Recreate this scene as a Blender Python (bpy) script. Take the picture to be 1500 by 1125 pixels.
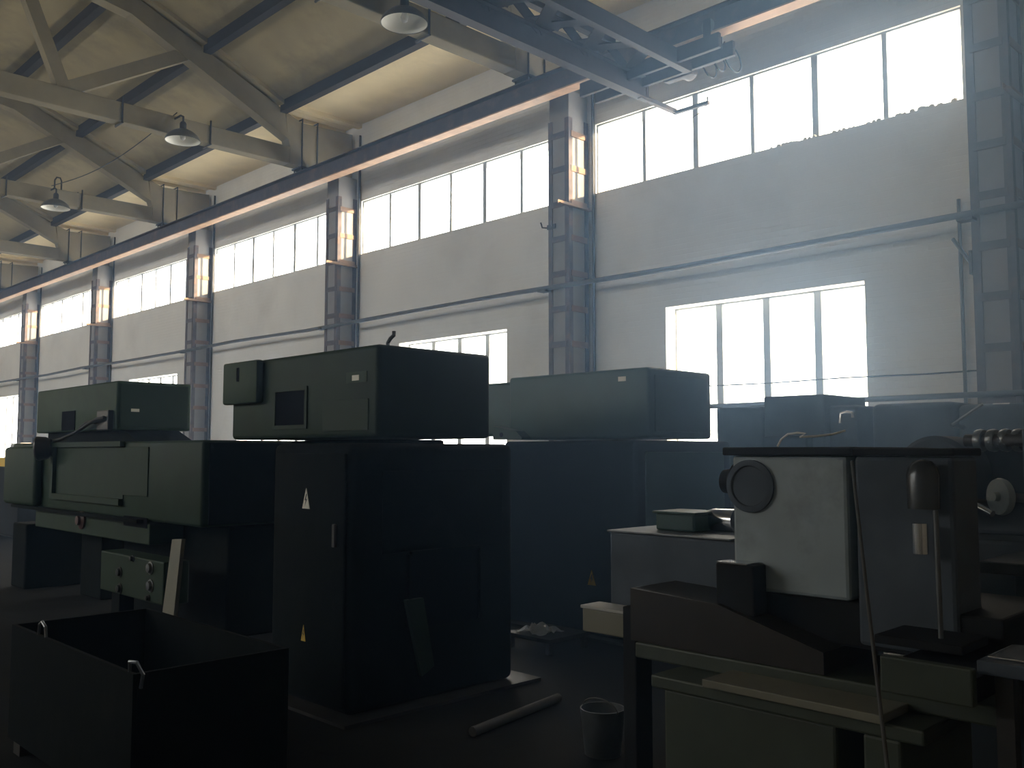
import bpy, bmesh, math, random
from mathutils import Vector, Matrix

# ------------------------------------------------------------------ camera, world, sun, exposure
scene = bpy.context.scene
for o in list(bpy.data.objects):
    bpy.data.objects.remove(o, do_unlink=True)
COL = scene.collection
F, CX, CY, EYE = 1350.0, 750.0, 562.5, 1.6           # focal length and centre in pixels of a 1500 x 1125 frame
PITCH = math.atan((662.0 - CY) / F)
YAW = math.atan((CX + 615.0) * math.cos(PITCH) / F)
cam_d = bpy.data.cameras.new('camera')
cam_d.sensor_fit = 'HORIZONTAL'; cam_d.sensor_width = 36.0; cam_d.lens = 36.0 * F / 1500.0
cam_d.clip_start = 0.05; cam_d.clip_end = 300
cam = bpy.data.objects.new('camera', cam_d); COL.objects.link(cam)
cam.location = (0, 0, EYE); cam.rotation_euler = (math.pi / 2 + PITCH, 0, YAW)
scene.camera = cam
FW = Vector((-math.sin(YAW) * math.cos(PITCH), math.cos(YAW) * math.cos(PITCH), math.sin(PITCH)))
RT = Vector((math.cos(YAW), math.sin(YAW), 0)); UP = RT.cross(FW)

scene.view_settings.view_transform = 'Standard'
scene.view_settings.look = 'None'
scene.view_settings.gamma = 1.0
scene.view_settings.use_curve_mapping = False
scene.view_settings.exposure = 0.18

SKY = 12
world = bpy.data.worlds.new('hazy_bright_sky'); scene.world = world
world.use_nodes = True
bgn = world.node_tree.nodes['Background']
bgn.inputs[0].default_value = (1.0, 0.98, 0.945, 1); bgn.inputs[1].default_value = SKY

sun_d = bpy.data.lights.new('sun', 'SUN'); sun_d.energy = 22.0; sun_d.angle = math.radians(1.5)
sun_d.color = (1.0, 0.80, 0.55)
sun = bpy.data.objects.new('sun', sun_d); COL.objects.link(sun)
_th, _el = math.radians(18), math.radians(6.5)
sun.rotation_euler = Vector((-math.cos(_th) * math.cos(_el), -math.sin(_th) * math.cos(_el), -math.sin(_el))).to_track_quat('-Z', 'Y').to_euler()
HAZE, HAZE_BAY = 0.006, 0.085            # dust density of the whole air; the bay's extra stands in for lens glare

# ------------------------------------------------------------------ helpers
def PY(x, y, Y0):          # the point of the plane Y = Y0 that the photo shows at pixel (x, y)
    d = FW + RT * ((x - CX) / F) - UP * ((y - CY) / F)
    return Vector((0, 0, EYE)) + d * (Y0 / d.y)
def PXX(x, y, X0):
    d = FW + RT * ((x - CX) / F) - UP * ((y - CY) / F)
    return Vector((0, 0, EYE)) + d * (X0 / d.x)
def PZ(x, y, Z0):
    d = FW + RT * ((x - CX) / F) - UP * ((y - CY) / F)
    return Vector((0, 0, EYE)) + d * ((Z0 - EYE) / d.z)

WORLD = {}                 # world origin of every object built
def _link(o, parent, origin):
    COL.objects.link(o)
    if parent is not None:
        o.parent = parent
        o.location = Vector(origin) - WORLD[parent.name]
    else:
        o.location = origin
    WORLD[o.name] = Vector(origin)
    return o
def tag(o, label, cat, group=None, kind=None):
    if label: o['label'] = label
    if cat: o['category'] = cat
    if group: o['group'] = group
    if kind: o['kind'] = kind
    return o
def thing(name, label, cat, loc=(0, 0, 0), group=None, kind=None):
    o = bpy.data.objects.new(name, None); o.empty_display_size = 0.2
    _link(o, None, Vector(loc))
    return tag(o, label, cat, group, kind)

class MB:
    """collects geometry in world coordinates and links it as one mesh object"""
    def __init__(self): self.bm = bmesh.new()
    def box(self, lo, hi, bev=0.0, seg=2):
        lo = Vector(lo); hi = Vector(hi)
        lo, hi = Vector(map(min, lo, hi)), Vector(map(max, lo, hi))
        r = bmesh.ops.create_cube(self.bm, size=1.0)
        vs = r['verts']
        for v in vs:
            v.co = Vector(((v.co.x + .5) * (hi.x - lo.x) + lo.x, (v.co.y + .5) * (hi.y - lo.y) + lo.y, (v.co.z + .5) * (hi.z - lo.z) + lo.z))
        if bev > 0:
            es = list({e for v in vs for e in v.link_edges})
            bmesh.ops.bevel(self.bm, geom=es, offset=min(bev, .45 * min(hi - lo)), segments=seg, profile=0.5, affect='EDGES')
        return self
    def tube(self, pts, r, n=8, cap=True):
        pts = [Vector(p) for p in pts]
        rings = []
        up = None
        for i, p in enumerate(pts):
            t = (pts[min(i + 1, len(pts) - 1)] - pts[max(i - 1, 0)]).normalized()
            if up is None or abs(up.dot(t)) > .99:
                up = Vector((0, 0, 1)) if abs(t.z) < .9 else Vector((1, 0, 0))
            a = t.cross(up).normalized(); b = a.cross(t).normalized(); up = b
            rr = r[i] if isinstance(r, (list, tuple)) else r
            rings.append([self.bm.verts.new(p + a * rr * math.cos(2 * math.pi * k / n) + b * rr * math.sin(2 * math.pi * k / n)) for k in range(n)])
        for A, B in zip(rings, rings[1:]):
            for k in range(n):
                self.bm.faces.new((A[k], A[(k + 1) % n], B[(k + 1) % n], B[k]))
        if cap:
            self.bm.faces.new(rings[0][::-1]); self.bm.faces.new(rings[-1])
        return self
    def cyl(self, p0, p1, r, n=24, r1=None):
        return self.tube([p0, p1], [r, r if r1 is None else r1], n)
    def lathe(self, c, axis, prof, n=32):      # prof: list of (distance along axis, radius)
        c = Vector(c); axis = Vector(axis).normalized()
        a = axis.orthogonal().normalized(); b = axis.cross(a)
        rings = []
        for d, r in prof:
            rings.append([self.bm.verts.new(c + axis * d + (a * math.cos(2 * math.pi * k / n) + b * math.sin(2 * math.pi * k / n)) * max(r, 1e-4)) for k in range(n)])
        for A, B in zip(rings, rings[1:]):
            for k in range(n):
                self.bm.faces.new((A[k], A[(k + 1) % n], B[(k + 1) % n], B[k]))
        return self
    def prism(self, pts, vec, bev=0.0):         # polygon extruded along vec
        vec = Vector(vec)
        a = [self.bm.verts.new(Vector(p)) for p in pts]
        b = [self.bm.verts.new(Vector(p) + vec) for p in pts]
        fs = [self.bm.faces.new(a), self.bm.faces.new(b[::-1])]
        n = len(a)
        for k in range(n):
            fs.append(self.bm.faces.new((a[k], b[k], b[(k + 1) % n], a[(k + 1) % n])))
        if bev > 0:
            es = list({e for f in fs for e in f.edges})
            bmesh.ops.bevel(self.bm, geom=es, offset=bev, segments=2, profile=0.5, affect='EDGES')
        return self
    def build(self, name, mat, parent=None, smooth=None, label=None):
        bmesh.ops.recalc_face_normals(self.bm, faces=self.bm.faces)
        vs = [v.co for v in self.bm.verts]
        c = Vector([(min(v[i] for v in vs) + max(v[i] for v in vs)) / 2 for i in range(3)])
        bmesh.ops.translate(self.bm, verts=self.bm.verts, vec=-c)
        me = bpy.data.meshes.new(name); self.bm.to_mesh(me); self.bm.free()
        me.materials.append(M[mat])
        if smooth:
            for p in me.polygons: p.use_smooth = True
            if hasattr(me, 'set_sharp_from_angle'): me.set_sharp_from_angle(angle=math.radians(40))
        o = bpy.data.objects.new(name, me)
        _link(o, parent, c)
        if label: o['label'] = label
        return o
def box(name, lo, hi, mat, parent=None, bev=0.0, label=None):
    return MB().box(lo, hi, bev).build(name, mat, parent, label=label)
def copy_tree(root, loc, label=None, group=None):
    def rec(o, par):
        c = o.copy(); COL.objects.link(c)
        if par is not None:
            c.parent = par
        WORLD[c.name] = Vector(loc) if par is None else WORLD[par.name] + o.location
        for ch in [k for k in bpy.data.objects if k.parent is o]:
            rec(ch, c)
        return c
    c = rec(root, None); c.location = loc; WORLD[c.name] = Vector(loc)
    if label: c['label'] = label
    if group: c['group'] = group
    return c

# ------------------------------------------------------------------ materials
M = {}
def material(name, col, rough=0.6, metal=0.0, noise=0.0, nscale=3.0, dirt=None, dirt_amt=0.0, dirt_scale=1.5, bump=0.0, bscale=40.0, spec=0.4):
    m = bpy.data.materials.new(name); m.use_nodes = True
    nt = m.node_tree; b = nt.nodes['Principled BSDF']
    b.inputs['Roughness'].default_value = rough; b.inputs['Metallic'].default_value = metal
    b.inputs['Specular IOR Level'].default_value = spec
    tc = nt.nodes.new('ShaderNodeTexCoord'); out = None
    c = nt.nodes.new('ShaderNodeRGB'); c.outputs[0].default_value = (*col, 1); out = c.outputs[0]
    if noise > 0:
        n = nt.nodes.new('ShaderNodeTexNoise'); n.inputs['Scale'].default_value = nscale; n.inputs['Detail'].default_value = 6
        nt.links.new(tc.outputs['Object'], n.inputs['Vector'])
        mr = nt.nodes.new('ShaderNodeMapRange'); mr.inputs[1].default_value = .3; mr.inputs[2].default_value = .7
        mr.inputs[3].default_value = 1 - noise; mr.inputs[4].default_value = 1 + noise
        nt.links.new(n.outputs[0], mr.inputs[0])
        mx = nt.nodes.new('ShaderNodeVectorMath'); mx.operation = 'SCALE'
        nt.links.new(out, mx.inputs[0]); nt.links.new(mr.outputs[0], mx.inputs['Scale']); out = mx.outputs[0]
    if dirt is not None:
        n = nt.nodes.new('ShaderNodeTexNoise'); n.inputs['Scale'].default_value = dirt_scale; n.inputs['Detail'].default_value = 8; n.inputs['Roughness'].default_value = .65
        nt.links.new(tc.outputs['Object'], n.inputs['Vector'])
        mr = nt.nodes.new('ShaderNodeMapRange'); mr.inputs[1].default_value = .5; mr.inputs[2].default_value = .72
        mr.inputs[3].default_value = 0; mr.inputs[4].default_value = dirt_amt
        nt.links.new(n.outputs[0], mr.inputs[0])
        mx = nt.nodes.new('ShaderNodeMixRGB'); mx.inputs[2].default_value = (*dirt, 1)
        nt.links.new(mr.outputs[0], mx.inputs[0]); nt.links.new(out, mx.inputs[1]); out = mx.outputs[0]
    nt.links.new(out, b.inputs['Base Color'])
    if bump > 0:
        n = nt.nodes.new('ShaderNodeTexNoise'); n.inputs['Scale'].default_value = bscale; n.inputs['Detail'].default_value = 4
        nt.links.new(tc.outputs['Object'], n.inputs['Vector'])
        bp = nt.nodes.new('ShaderNodeBump'); bp.inputs['Strength'].default_value = bump; bp.inputs['Distance'].default_value = .01
        nt.links.new(n.outputs[0], bp.inputs['Height']); nt.links.new(bp.outputs[0], b.inputs['Normal'])
    M[name] = m
    return m

material('plaster', (.62, .60, .55), .85, noise=.07, nscale=.8, dirt=(.42, .39, .34), dirt_amt=.35, dirt_scale=.6)
# whitewashed brick: courses as fine relief
def brick_paint():
    m = material('whitewashed_brick', (.74, .73, .69), .85, noise=.06, nscale=.7, dirt=(.52, .50, .46), dirt_amt=.35, dirt_scale=.8)
    nt = m.node_tree; b = nt.nodes['Principled BSDF']
    tc = nt.nodes.new('ShaderNodeTexCoord'); sp = nt.nodes.new('ShaderNodeSeparateXYZ'); cb = nt.nodes.new('ShaderNodeCombineXYZ')
    nt.links.new(tc.outputs['Object'], sp.inputs[0])
    ad = nt.nodes.new('ShaderNodeMath'); ad.operation = 'ADD'
    nt.links.new(sp.outputs[0], ad.inputs[0]); nt.links.new(sp.outputs[1], ad.inputs[1])
    nt.links.new(ad.outputs[0], cb.inputs[0]); nt.links.new(sp.outputs[2], cb.inputs[1])
    br = nt.nodes.new('ShaderNodeTexBrick'); br.inputs['Scale'].default_value = 1.0
    br.inputs['Brick Width'].default_value = .26; br.inputs['Row Height'].default_value = .077
    br.inputs['Mortar Size'].default_value = .006; br.inputs['Mortar Smooth'].default_value = .4
    nt.links.new(cb.outputs[0], br.inputs['Vector'])
    bp = nt.nodes.new('ShaderNodeBump'); bp.inputs['Strength'].default_value = .5; bp.inputs['Distance'].default_value = .006; bp.invert = True
    nt.links.new(br.outputs['Fac'], bp.inputs['Height']); nt.links.new(bp.outputs[0], b.inputs['Normal'])
brick_paint()
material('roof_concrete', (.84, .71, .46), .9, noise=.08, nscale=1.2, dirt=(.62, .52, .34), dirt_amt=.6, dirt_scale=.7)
material('inner_slab_concrete', (.36, .30, .17), .9, noise=.12, nscale=1.2, dirt=(.14, .125, .09), dirt_amt=.6, dirt_scale=.7)  # darker tone for the slabs inward of the eaves
material('truss_concrete', (.26, .22, .14), .9, noise=.12, nscale=2.0, dirt=(.18, .16, .12), dirt_amt=.5, dirt_scale=1.5)
material('column_concrete', (.28, .265, .25), .85, noise=.12, nscale=2.5, dirt=(.30, .22, .15), dirt_amt=.5, dirt_scale=2.2)
material('rusty_steel', (.10, .082, .08), .7, .2, noise=.3, nscale=6, dirt=(.25, .12, .06), dirt_amt=.6, dirt_scale=5)
material('lit_rusty_steel', (.26, .17, .11), .7, .1, noise=.25, nscale=6, dirt=(.16, .08, .05), dirt_amt=.6, dirt_scale=4)  # lit copy of the rusty steel, the light put into its colour
material('runway_steel', (.062, .045, .045), .65, .1, noise=.2, nscale=5, dirt=(.28, .14, .08), dirt_amt=.4, dirt_scale=3)
material('lit_rust', (.5, .31, .19), .6, .1, noise=.2, nscale=5, dirt=(.25, .13, .08), dirt_amt=.5, dirt_scale=3)  # rust orange raised: light on the underside put into the colour
material('crane_steel', (.030, .024, .028), .6, .2, noise=.25, nscale=5)
material('dark_steel', (.05, .047, .045), .55, .4, noise=.25, nscale=6)
material('near_black_steel', (.035, .03, .027), .8, .1)  # near-black tone of the roof bearers
material('window_paint', (.40, .42, .43), .6, noise=.1, nscale=6, dirt=(.22, .2, .18), dirt_amt=.4, dirt_scale=6)
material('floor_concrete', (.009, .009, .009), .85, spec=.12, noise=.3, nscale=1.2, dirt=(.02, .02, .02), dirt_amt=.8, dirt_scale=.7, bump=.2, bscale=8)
material('pipe_grey', (.09, .088, .085), .7, .1, noise=.2, nscale=5)
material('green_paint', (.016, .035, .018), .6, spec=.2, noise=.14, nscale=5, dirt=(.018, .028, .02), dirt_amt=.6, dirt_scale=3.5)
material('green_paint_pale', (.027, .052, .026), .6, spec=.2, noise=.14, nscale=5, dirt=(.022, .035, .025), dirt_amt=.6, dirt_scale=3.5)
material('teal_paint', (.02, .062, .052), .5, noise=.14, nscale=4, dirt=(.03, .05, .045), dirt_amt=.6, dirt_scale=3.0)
material('shaded_green_paint', (.003, .005, .0045), .8, spec=.07, noise=.2, nscale=4, dirt=(.01, .012, .011), dirt_amt=.6, dirt_scale=3)  # green paint darkened: shade low between the machines put into the colour
material('shadow_grey_paint', (.012, .013, .014), .7, spec=.15, noise=.2, nscale=4)
material('dark_gloss', (.06, .065, .07), .25, .5)
material('blue_grey_paint', (.075, .092, .115), .6, noise=.2, nscale=4, spec=.2)
material('brown_grease', (.020, .015, .010), .45, noise=.3, nscale=5, dirt=(.015, .012, .01), dirt_amt=.7, dirt_scale=3)
material('grey_paint', (.31, .37, .40), .5, noise=.12, nscale=4, dirt=(.05, .05, .05), dirt_amt=.5, dirt_scale=2.5)
material('olive_paint', (.055, .068, .050), .5, noise=.14, nscale=4, dirt=(.05, .05, .04), dirt_amt=.5, dirt_scale=2.5)
material('cream_paint', (.19, .185, .145), .5, noise=.12, nscale=5, dirt=(.2, .18, .13), dirt_amt=.5, dirt_scale=4)
material('black_rubber', (.012, .012, .013), .6)
material('black_void', (.004, .004, .007), .8, spec=.04)  # flat black for recesses and openings, their shade put into the colour
material('polished_steel', (.62, .64, .66), .18, 1.0)
material('worn_steel', (.16, .17, .18), .38, .8, noise=.2, nscale=8)
material('enamel_white', (.80, .78, .70), .35)
material('enamel_dark', (.11, .105, .09), .5, noise=.2, nscale=6)
material('sign_white', (.78, .76, .66), .6)
material('sign_yellow', (.62, .42, .06), .6)
material('yellow_paint', (.65, .45, .06), .6, noise=.1)
material('red_paint', (.07, .03, .025), .5)
material('white_cable', (.75, .75, .72), .4)
material('pale_sheet', (.55, .60, .66), .35)
material('paper_grey', (.45, .45, .44), .7)

def glass_mat():
    m = bpy.data.materials.new('dusty_glass'); m.use_nodes = True; nt = m.node_tree
    for n in list(nt.nodes): nt.nodes.remove(n)
    out = nt.nodes.new('ShaderNodeOutputMaterial')
    tr = nt.nodes.new('ShaderNodeBsdfTransparent'); tr.inputs[0].default_value = (.86, .87, .87, 1)
    gl = nt.nodes.new('ShaderNodeBsdfGlossy'); gl.inputs['Roughness'].default_value = .08
    mx = nt.nodes.new('ShaderNodeMixShader'); mx.inputs[0].default_value = .06
    nt.links.new(tr.outputs[0], mx.inputs[1]); nt.links.new(gl.outputs[0], mx.inputs[2]); nt.links.new(mx.outputs[0], out.inputs[0])
    M['dusty_glass'] = m
glass_mat()

# ------------------------------------------------------------------ the hall
WALL = 10.55                                   # inner face of the window wall
THK = 0.38
COLX = [-3.36, -9.40, -15.45, -21.55, -27.75, -34.0, -40.2, -46.4]      # outer (-X) edge of each column; 0.42 wide
CW, CD0 = 0.42, 10.10
XW, XE, YS = -50.0, 5.0, -8.0                  # far end wall, near end wall, opposite wall
TOP = 8.35
up_win, low_win = [], []
for i, cx in enumerate(COLX):
    if i > 0:
        nx = COLX[i - 1]
        up_win.append((cx + CW + .14, nx - .18))
        low_win.append((cx + CW + 1.40, nx - 1.36))
UZ0, UZ1, LZ0, LZ1 = 5.50, 6.57, 1.25, 3.62

def wall_with_openings(name, y0, y1, opens, mat):
    """opens: rows of (z0, z1, [(x0, x1) ...]) from the floor up; the bands and piers between them are one wall"""
    mb = MB(); z = 0.0
    for z0, z1, xs in opens:
        mb.box((XW, y0, z), (XE, y1, z0))
        edge = XW
        for a, b in sorted(xs):
            mb.box((edge, y0, z0), (a, y1, z1)); edge = b
        mb.box((edge, y0, z0), (XE, y1, z1)); z = z1
    mb.box((XW, y0, z), (XE, y1, TOP))
    o = mb.build(name, mat); o['kind'] = 'structure'
    return o
wall_with_openings('wall_north', WALL, WALL + THK, [(LZ0, LZ1, low_win), (UZ0, UZ1, up_win)], 'whitewashed_brick')
SZ0, SZ1 = 4.3, 6.6
south_win = [(cx + .7, cx + 5.7) for cx in COLX[2:]]
wall_with_openings('wall_south', YS - THK, YS, [(SZ0, SZ1, south_win)], 'plaster')
for nm, lo, hi in (('wall_west', (XW - .3, YS - THK, 0), (XW, WALL + THK, TOP + 3)), ('wall_east', (XE, YS - THK, 0), (XE + .3, WALL + THK, TOP + 3))):
    box(nm, lo, hi, 'plaster')['kind'] = 'structure'
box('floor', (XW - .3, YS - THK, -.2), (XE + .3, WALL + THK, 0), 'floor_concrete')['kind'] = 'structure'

# windows: each opening > frame, mullions, panes, sill
wn = 0
def window(x0, x1, z0, z1, yg, n, inward, sill=True):
    global wn
    wn += 1
    w = thing('window_%d' % wn, None, None, ((x0 + x1) / 2, yg, z0), kind='structure')
    t, d = .02, .05
    fr = MB()
    fr.box((x0, yg - d / 2, z0), (x1, yg + d / 2, z0 + t)).box((x0, yg - d / 2, z1 - t), (x1, yg + d / 2, z1))
    fr.box((x0, yg - d / 2, z0 + t), (x0 + t, yg + d / 2, z1 - t)).box((x1 - t, yg - d / 2, z0 + t), (x1, yg + d / 2, z1 - t))
    fr.build('window_frame', 'window_paint', w)
    step = (x1 - x0) / n
    for k in range(1, n):
        xm = x0 + k * step; mw = .05 if n == 4 else (.028 if k % 2 else .042)
        box('mullion', (xm - mw, yg - d / 2 + .002, z0 + t), (xm + mw, yg + d / 2 - .002, z1 - t), 'window_paint', w)
    for k in range(n):
        a, b = x0 + k * step + .02, x0 + (k + 1) * step - .02
        box('pane', (a, yg - .003, z0 + .02), (b, yg + .003, z1 - .02), 'dusty_glass', w)
    if sill:
        ys = sorted((yg + inward * .04, yg + inward * .20))
        box('window_sill', (x0 + .005, ys[0], z0 - .0), (x1 - .005, ys[1], z0 + .025), 'plaster', w)
    # daylight portal on the outer side of the opening
    ld = bpy.data.lights.new('sky_portal', 'AREA'); ld.shape = 'RECTANGLE'; ld.size = x1 - x0; ld.size_y = z1 - z0
    ld.cycles.is_portal = True
    lo = bpy.data.objects.new('sky_portal', ld); COL.objects.link(lo)
    lo.location = ((x0 + x1) / 2, yg - inward * .06, (z0 + z1) / 2)
    lo.rotation_euler = Vector((0, inward, 0)).to_track_quat('-Z', 'Z').to_euler()
    return w
UPW = []
for a, b in up_win: UPW.append(window(a, b, UZ0, UZ1, WALL + .07, 6, -1, sill=False))
# crumbled mortar along the sill and jamb of the nearest upper window
random.seed(11); mb = MB()
for k in range(46):
    x = random.choice([random.uniform(-5.2, -4.45), random.uniform(-4.35, -3.62), random.uniform(-6.0, -5.3)])
    r = random.uniform(.008, .032) * (1.2 if x > -4.4 else .9)
    v = bmesh.ops.create_icosphere(mb.bm, subdivisions=1, radius=r)['verts']
    for q in v: q.co = Vector((q.co.x * random.uniform(1.0, 1.6) + x, q.co.y * .5 + WALL + .02, max(q.co.z + UZ0 + r * .5, UZ0 + .0005)))
cm = mb.build('crumbled_mortar', 'plaster', UPW[0]); cm['kind'] = 'stuff'
for a, b in low_win: window(a, b, LZ0, LZ1, WALL + .26, 4, -1)
for a, b in south_win: window(a, b, SZ0, SZ1, YS - .22, 6, 1)

# ------------------------------------------------------------------ roof: slabs on concrete trusses
roof = thing('ceiling', None, None, (0, 0, TOP), kind='structure')
SL = 0.425
def roof_z(y):                                   # underside of the slabs
    y = 3.0 - y if y < 1.5 else y                # ridge over the middle of the hall
    if y >= 8.85: return 8.06
    if y >= 6.0: return 8.07 + SL * (8.87 - y)
    return 8.07 + SL * 2.87 + .16 * (6.0 - y)
ys = [10.93, 8.86, 7.32, 5.80, 4.36, 2.93, 1.5]
ys = ys + [3.0 - v for v in ys[-2::-1]]
TRX = [cx + CW / 2 for cx in COLX]
edges_x = [XE] + TRX + [XW]
for bi in range(len(edges_x) - 1):
    xb, xa = edges_x[bi], edges_x[bi + 1]
    for k in range(len(ys) - 1):
        y1, y0 = ys[k], ys[k + 1]
        z1, z0 = roof_z(y1 - .01), roof_z(y0 + .01)
        mb = MB(); T = .10
        mb.prism([(xa, y0 + .01, z0 + .08), (xa, y1 - .01, z1 + .08), (xa, y1 - .01, z1 + .08 + T), (xa, y0 + .01, z0 + .08 + T)], (xb - xa - .01, 0, 0))
        # end ribs and edge ribs of the casting
        for xr in (xa + .22, xb - .34):
            mb.prism([(xr, y0 + .02, z0), (xr, y1 - .02, z1), (xr, y1 - .02, z1 + .09), (xr, y0 + .02, z0 + .09)], (.12, 0, 0))
        mb.build('roof_slab', 'roof_concrete' if k in (0, len(ys) - 2) else 'inner_slab_concrete', roof)
    for k in range(1, len(ys) - 1):              # dark longitudinal bearer under each joint
        yk = ys[k]; zk = roof_z(yk)
        mb = MB().box((xa + .2, yk - .07, zk - .10), (xb - .2, yk + .07, zk + .12))
        mb.build('roof_bearer', 'near_black_steel', roof)

ORD = ['nearest the camera, beyond the crane', 'above the second wall column', 'above the third wall column', 'above the fourth wall column', 'above the fifth wall column', 'sixth along the hall', 'seventh along the hall', 'farthest along the hall']
def make_truss(cx):
    x0, x1 = cx + .10, cx + .34                 # slimmer than the column
    t = thing('roof_truss', 'grey concrete roof truss', 'roof truss', (cx + CW / 2, 1.5, 7.05), group='concrete roof trusses across the hall')
    ye = 10.47
    MB().box((x0, 3.0 - 9.06, 7.05), (x1, 9.06, 7.38), .015).build('bottom_chord', 'truss_concrete', t)
    for s in (0, 1):
        f = (lambda y: y) if s == 0 else (lambda y: 3.0 - y)
        P = lambda y, z: (x0, f(y), z)
        MB().prism([P(9.06, 7.05), P(ye, 7.05), P(ye, 7.95), P(9.30, 7.90), P(8.95, 8.03), P(9.02, 7.50), P(9.06, 7.38)], (x1 - x0, 0, 0)).build('end_block', 'truss_concrete', t)
        MB().prism([P(9.02, 7.52), P(8.93, 8.04), P(6.0, roof_z(6.0) - .01), P(6.0, roof_z(6.0) - .36)], (x1 - x0, 0, 0)).build('top_chord', 'truss_concrete', t)
        MB().prism([P(6.0, roof_z(6.0) - .36), P(6.0, roof_z(6.0) - .01), P(1.5, roof_z(1.5) - .01), P(1.5, roof_z(1.5) - .36)], (x1 - x0, 0, 0)).build('top_chord', 'truss_concrete', t)
        def web(a, b, w=.20):
            a = Vector((0, f(a[0]), a[1])); b = Vector((0, f(b[0]), b[1])); d = (b - a).normalized(); n = Vector((0, -d.z, d.y)) * w / 2
            MB().prism([(x0 + .03, *(a + n).yz), (x0 + .03, *(b + n).yz), (x0 + .03, *(b - n).yz), (x0 + .03, *(a - n).yz)], (x1 - x0 - .06, 0, 0)).build('web_member', 'truss_concrete', t)
        web((7.0, roof_z(7.0) - .3), (5.0, 7.36), .22); web((5.0, 7.36), (4.2, roof_z(4.2) - .3)); web((4.2, roof_z(4.2) - .3), (2.2, 7.36)); web((2.2, 7.36), (1.5, roof_z(1.5) - .3))
        for yy in (9.31, 9.65):                 # hanger rods that carry the runway beam
            g = MB()
            for xx in (x0 - .012, x1 + .012): g.tube([(xx, f(yy), 6.98), (xx, f(yy), 7.98)], .014)
            g.tube([(x0 - .012, f(yy), 7.965), (x1 + .012, f(yy), 7.965)], .014)
            g.build('hanger_rod', 'dark_steel', t)
        box('hanger_plate', (x0 - .05, f(9.27) if s == 0 else f(9.69), 7.018), (x1 + .05, f(9.69) if s == 0 else f(9.27), 7.046), 'dark_steel', t)
    for yy, zt in ((7.45, .34), (5.9, .34)):
        g = MB().tube([(x1 + .012, yy, 7.03), (x1 + .012, yy, 7.46)], .016).tube([(x0 - .012, yy, 7.03), (x0 - .012, yy, 7.46)], .016)
        g.tube([(x0 - .03, yy, 7.03), (x1 + .03, yy, 7.03)], .016)
        g.build('strap', 'dark_steel', t)
    return t
tr0 = make_truss(COLX[0])
TRL = ['concrete roof truss nearest the bright right end of the window wall, mostly above the view',
       'concrete roof truss crossing just behind the lattice crane bridge',
       'concrete roof truss with dome lamp, above the third wall column from the right',
       'concrete roof truss with dome lamp, above the fourth wall column from the right',
       'concrete roof truss above the fifth wall column from the right',
       'concrete roof truss above the leftmost wall column in view',
       'second farthest concrete roof truss, deep in the hall', 'farthest concrete roof truss at the dark end of the hall']
tr0['label'] = TRL[0]
for i in range(1, 8):
    copy_tree(tr0, (COLX[i] + CW / 2, 1.5, 7.05), TRL[i])

# ------------------------------------------------------------------ columns cased in steel angles and battens
random.seed(3)
def make_column(cx):
    y0, y1, x0, x1 = CD0, WALL - .005, cx, cx + CW
    t = thing('column', 'column', 'column', (cx + CW / 2, (y0 + y1) / 2, 0), group='columns along the window wall')
    MB().box((x0 + .012, y0 + .012, 0), (x1 - .012, y1, 7.045), .01).build('concrete_shaft', 'column_concrete', t)
    w, th = .085, .010
    for sx in (0, 1):
        xa = x0 if sx == 0 else x1
        d = 1 if sx == 0 else -1
        g = MB().box((xa, y0, 0), (xa + d * w, y0 + th, 6.62)).box((xa, y0 + th, 0), (xa + d * th, y0 + w, 6.62))
        g.build('corner_angle', 'rusty_steel', t)
        box('corner_angle', (xa, y1 - w, 0), (xa + d * th, y1 - .001, 6.62), 'rusty_steel', t)
    z = .5
    while z < 6.5:
        box('batten_plate', (x0 + w * .6, y0 - .008, z), (x1 - w * .6, y0 + .002, z + .09), 'rusty_steel', t)
        box('batten_plate', (x1 - .006, y0 + w * .6, z), (x1 + .008, y1 - w * .4, z + .09), 'lit_rusty_steel', t)
        z += .53
    # bracket arm at the window sill height, and the hook on the other side
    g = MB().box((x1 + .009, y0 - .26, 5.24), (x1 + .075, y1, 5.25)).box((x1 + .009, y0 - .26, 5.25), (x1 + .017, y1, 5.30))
    g.build('bracket_arm', 'lit_rusty_steel', t)
    # clamp that holds the wall pipe
    box('pipe_clamp', (x0 - .10, CD0 - .14, 4.00), (x0 + .06, CD0 - .004, 4.03), 'dark_steel', t)
    return t
c0 = make_column(COLX[0])
CL = ['hazy blue column at the right edge of the view, beside the largest window',
      'steel-battened concrete column between the two nearest upper windows',
      'steel-battened concrete column behind the big green machine head, third from the right',
      'sunlit steel-battened concrete column behind the gap between two green machines',
      'steel-battened concrete column behind the pale green machine head, fifth from the right',
      'steel-battened concrete column near the left edge of the view',
      'second farthest column, out in the far bays', 'farthest column of the window wall']
c0['label'] = CL[0]
for i in range(1, 8):
    copy_tree(c0, (COLX[i] + CW / 2, WORLD[c0.name].y, 0), CL[i])

hx = COLX[1]
hk = thing('wall_hook', 'small dark forked hook on the column between the two nearest upper windows', 'hook', (hx, CD0 - .02, 5.0))
box('hook_plate', (hx - .01, CD0 - .020, 4.96), (hx + .16, CD0 - .009, 5.03), 'dark_steel', hk)
MB().tube([(hx - .01, CD0 - .015, 4.99), (hx - .10, CD0 - .03, 5.01), (hx - .13, CD0 - .03, 5.09)], .012).build('hook_arm', 'dark_steel', hk)
MB().tube([(hx + .10, CD0 - .02, 5.0), (hx + .16, CD0 - .10, 5.0), (hx + .19, CD0 - .13, 5.05)], .012).build('hook_arm', 'worn_steel', hk)

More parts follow.
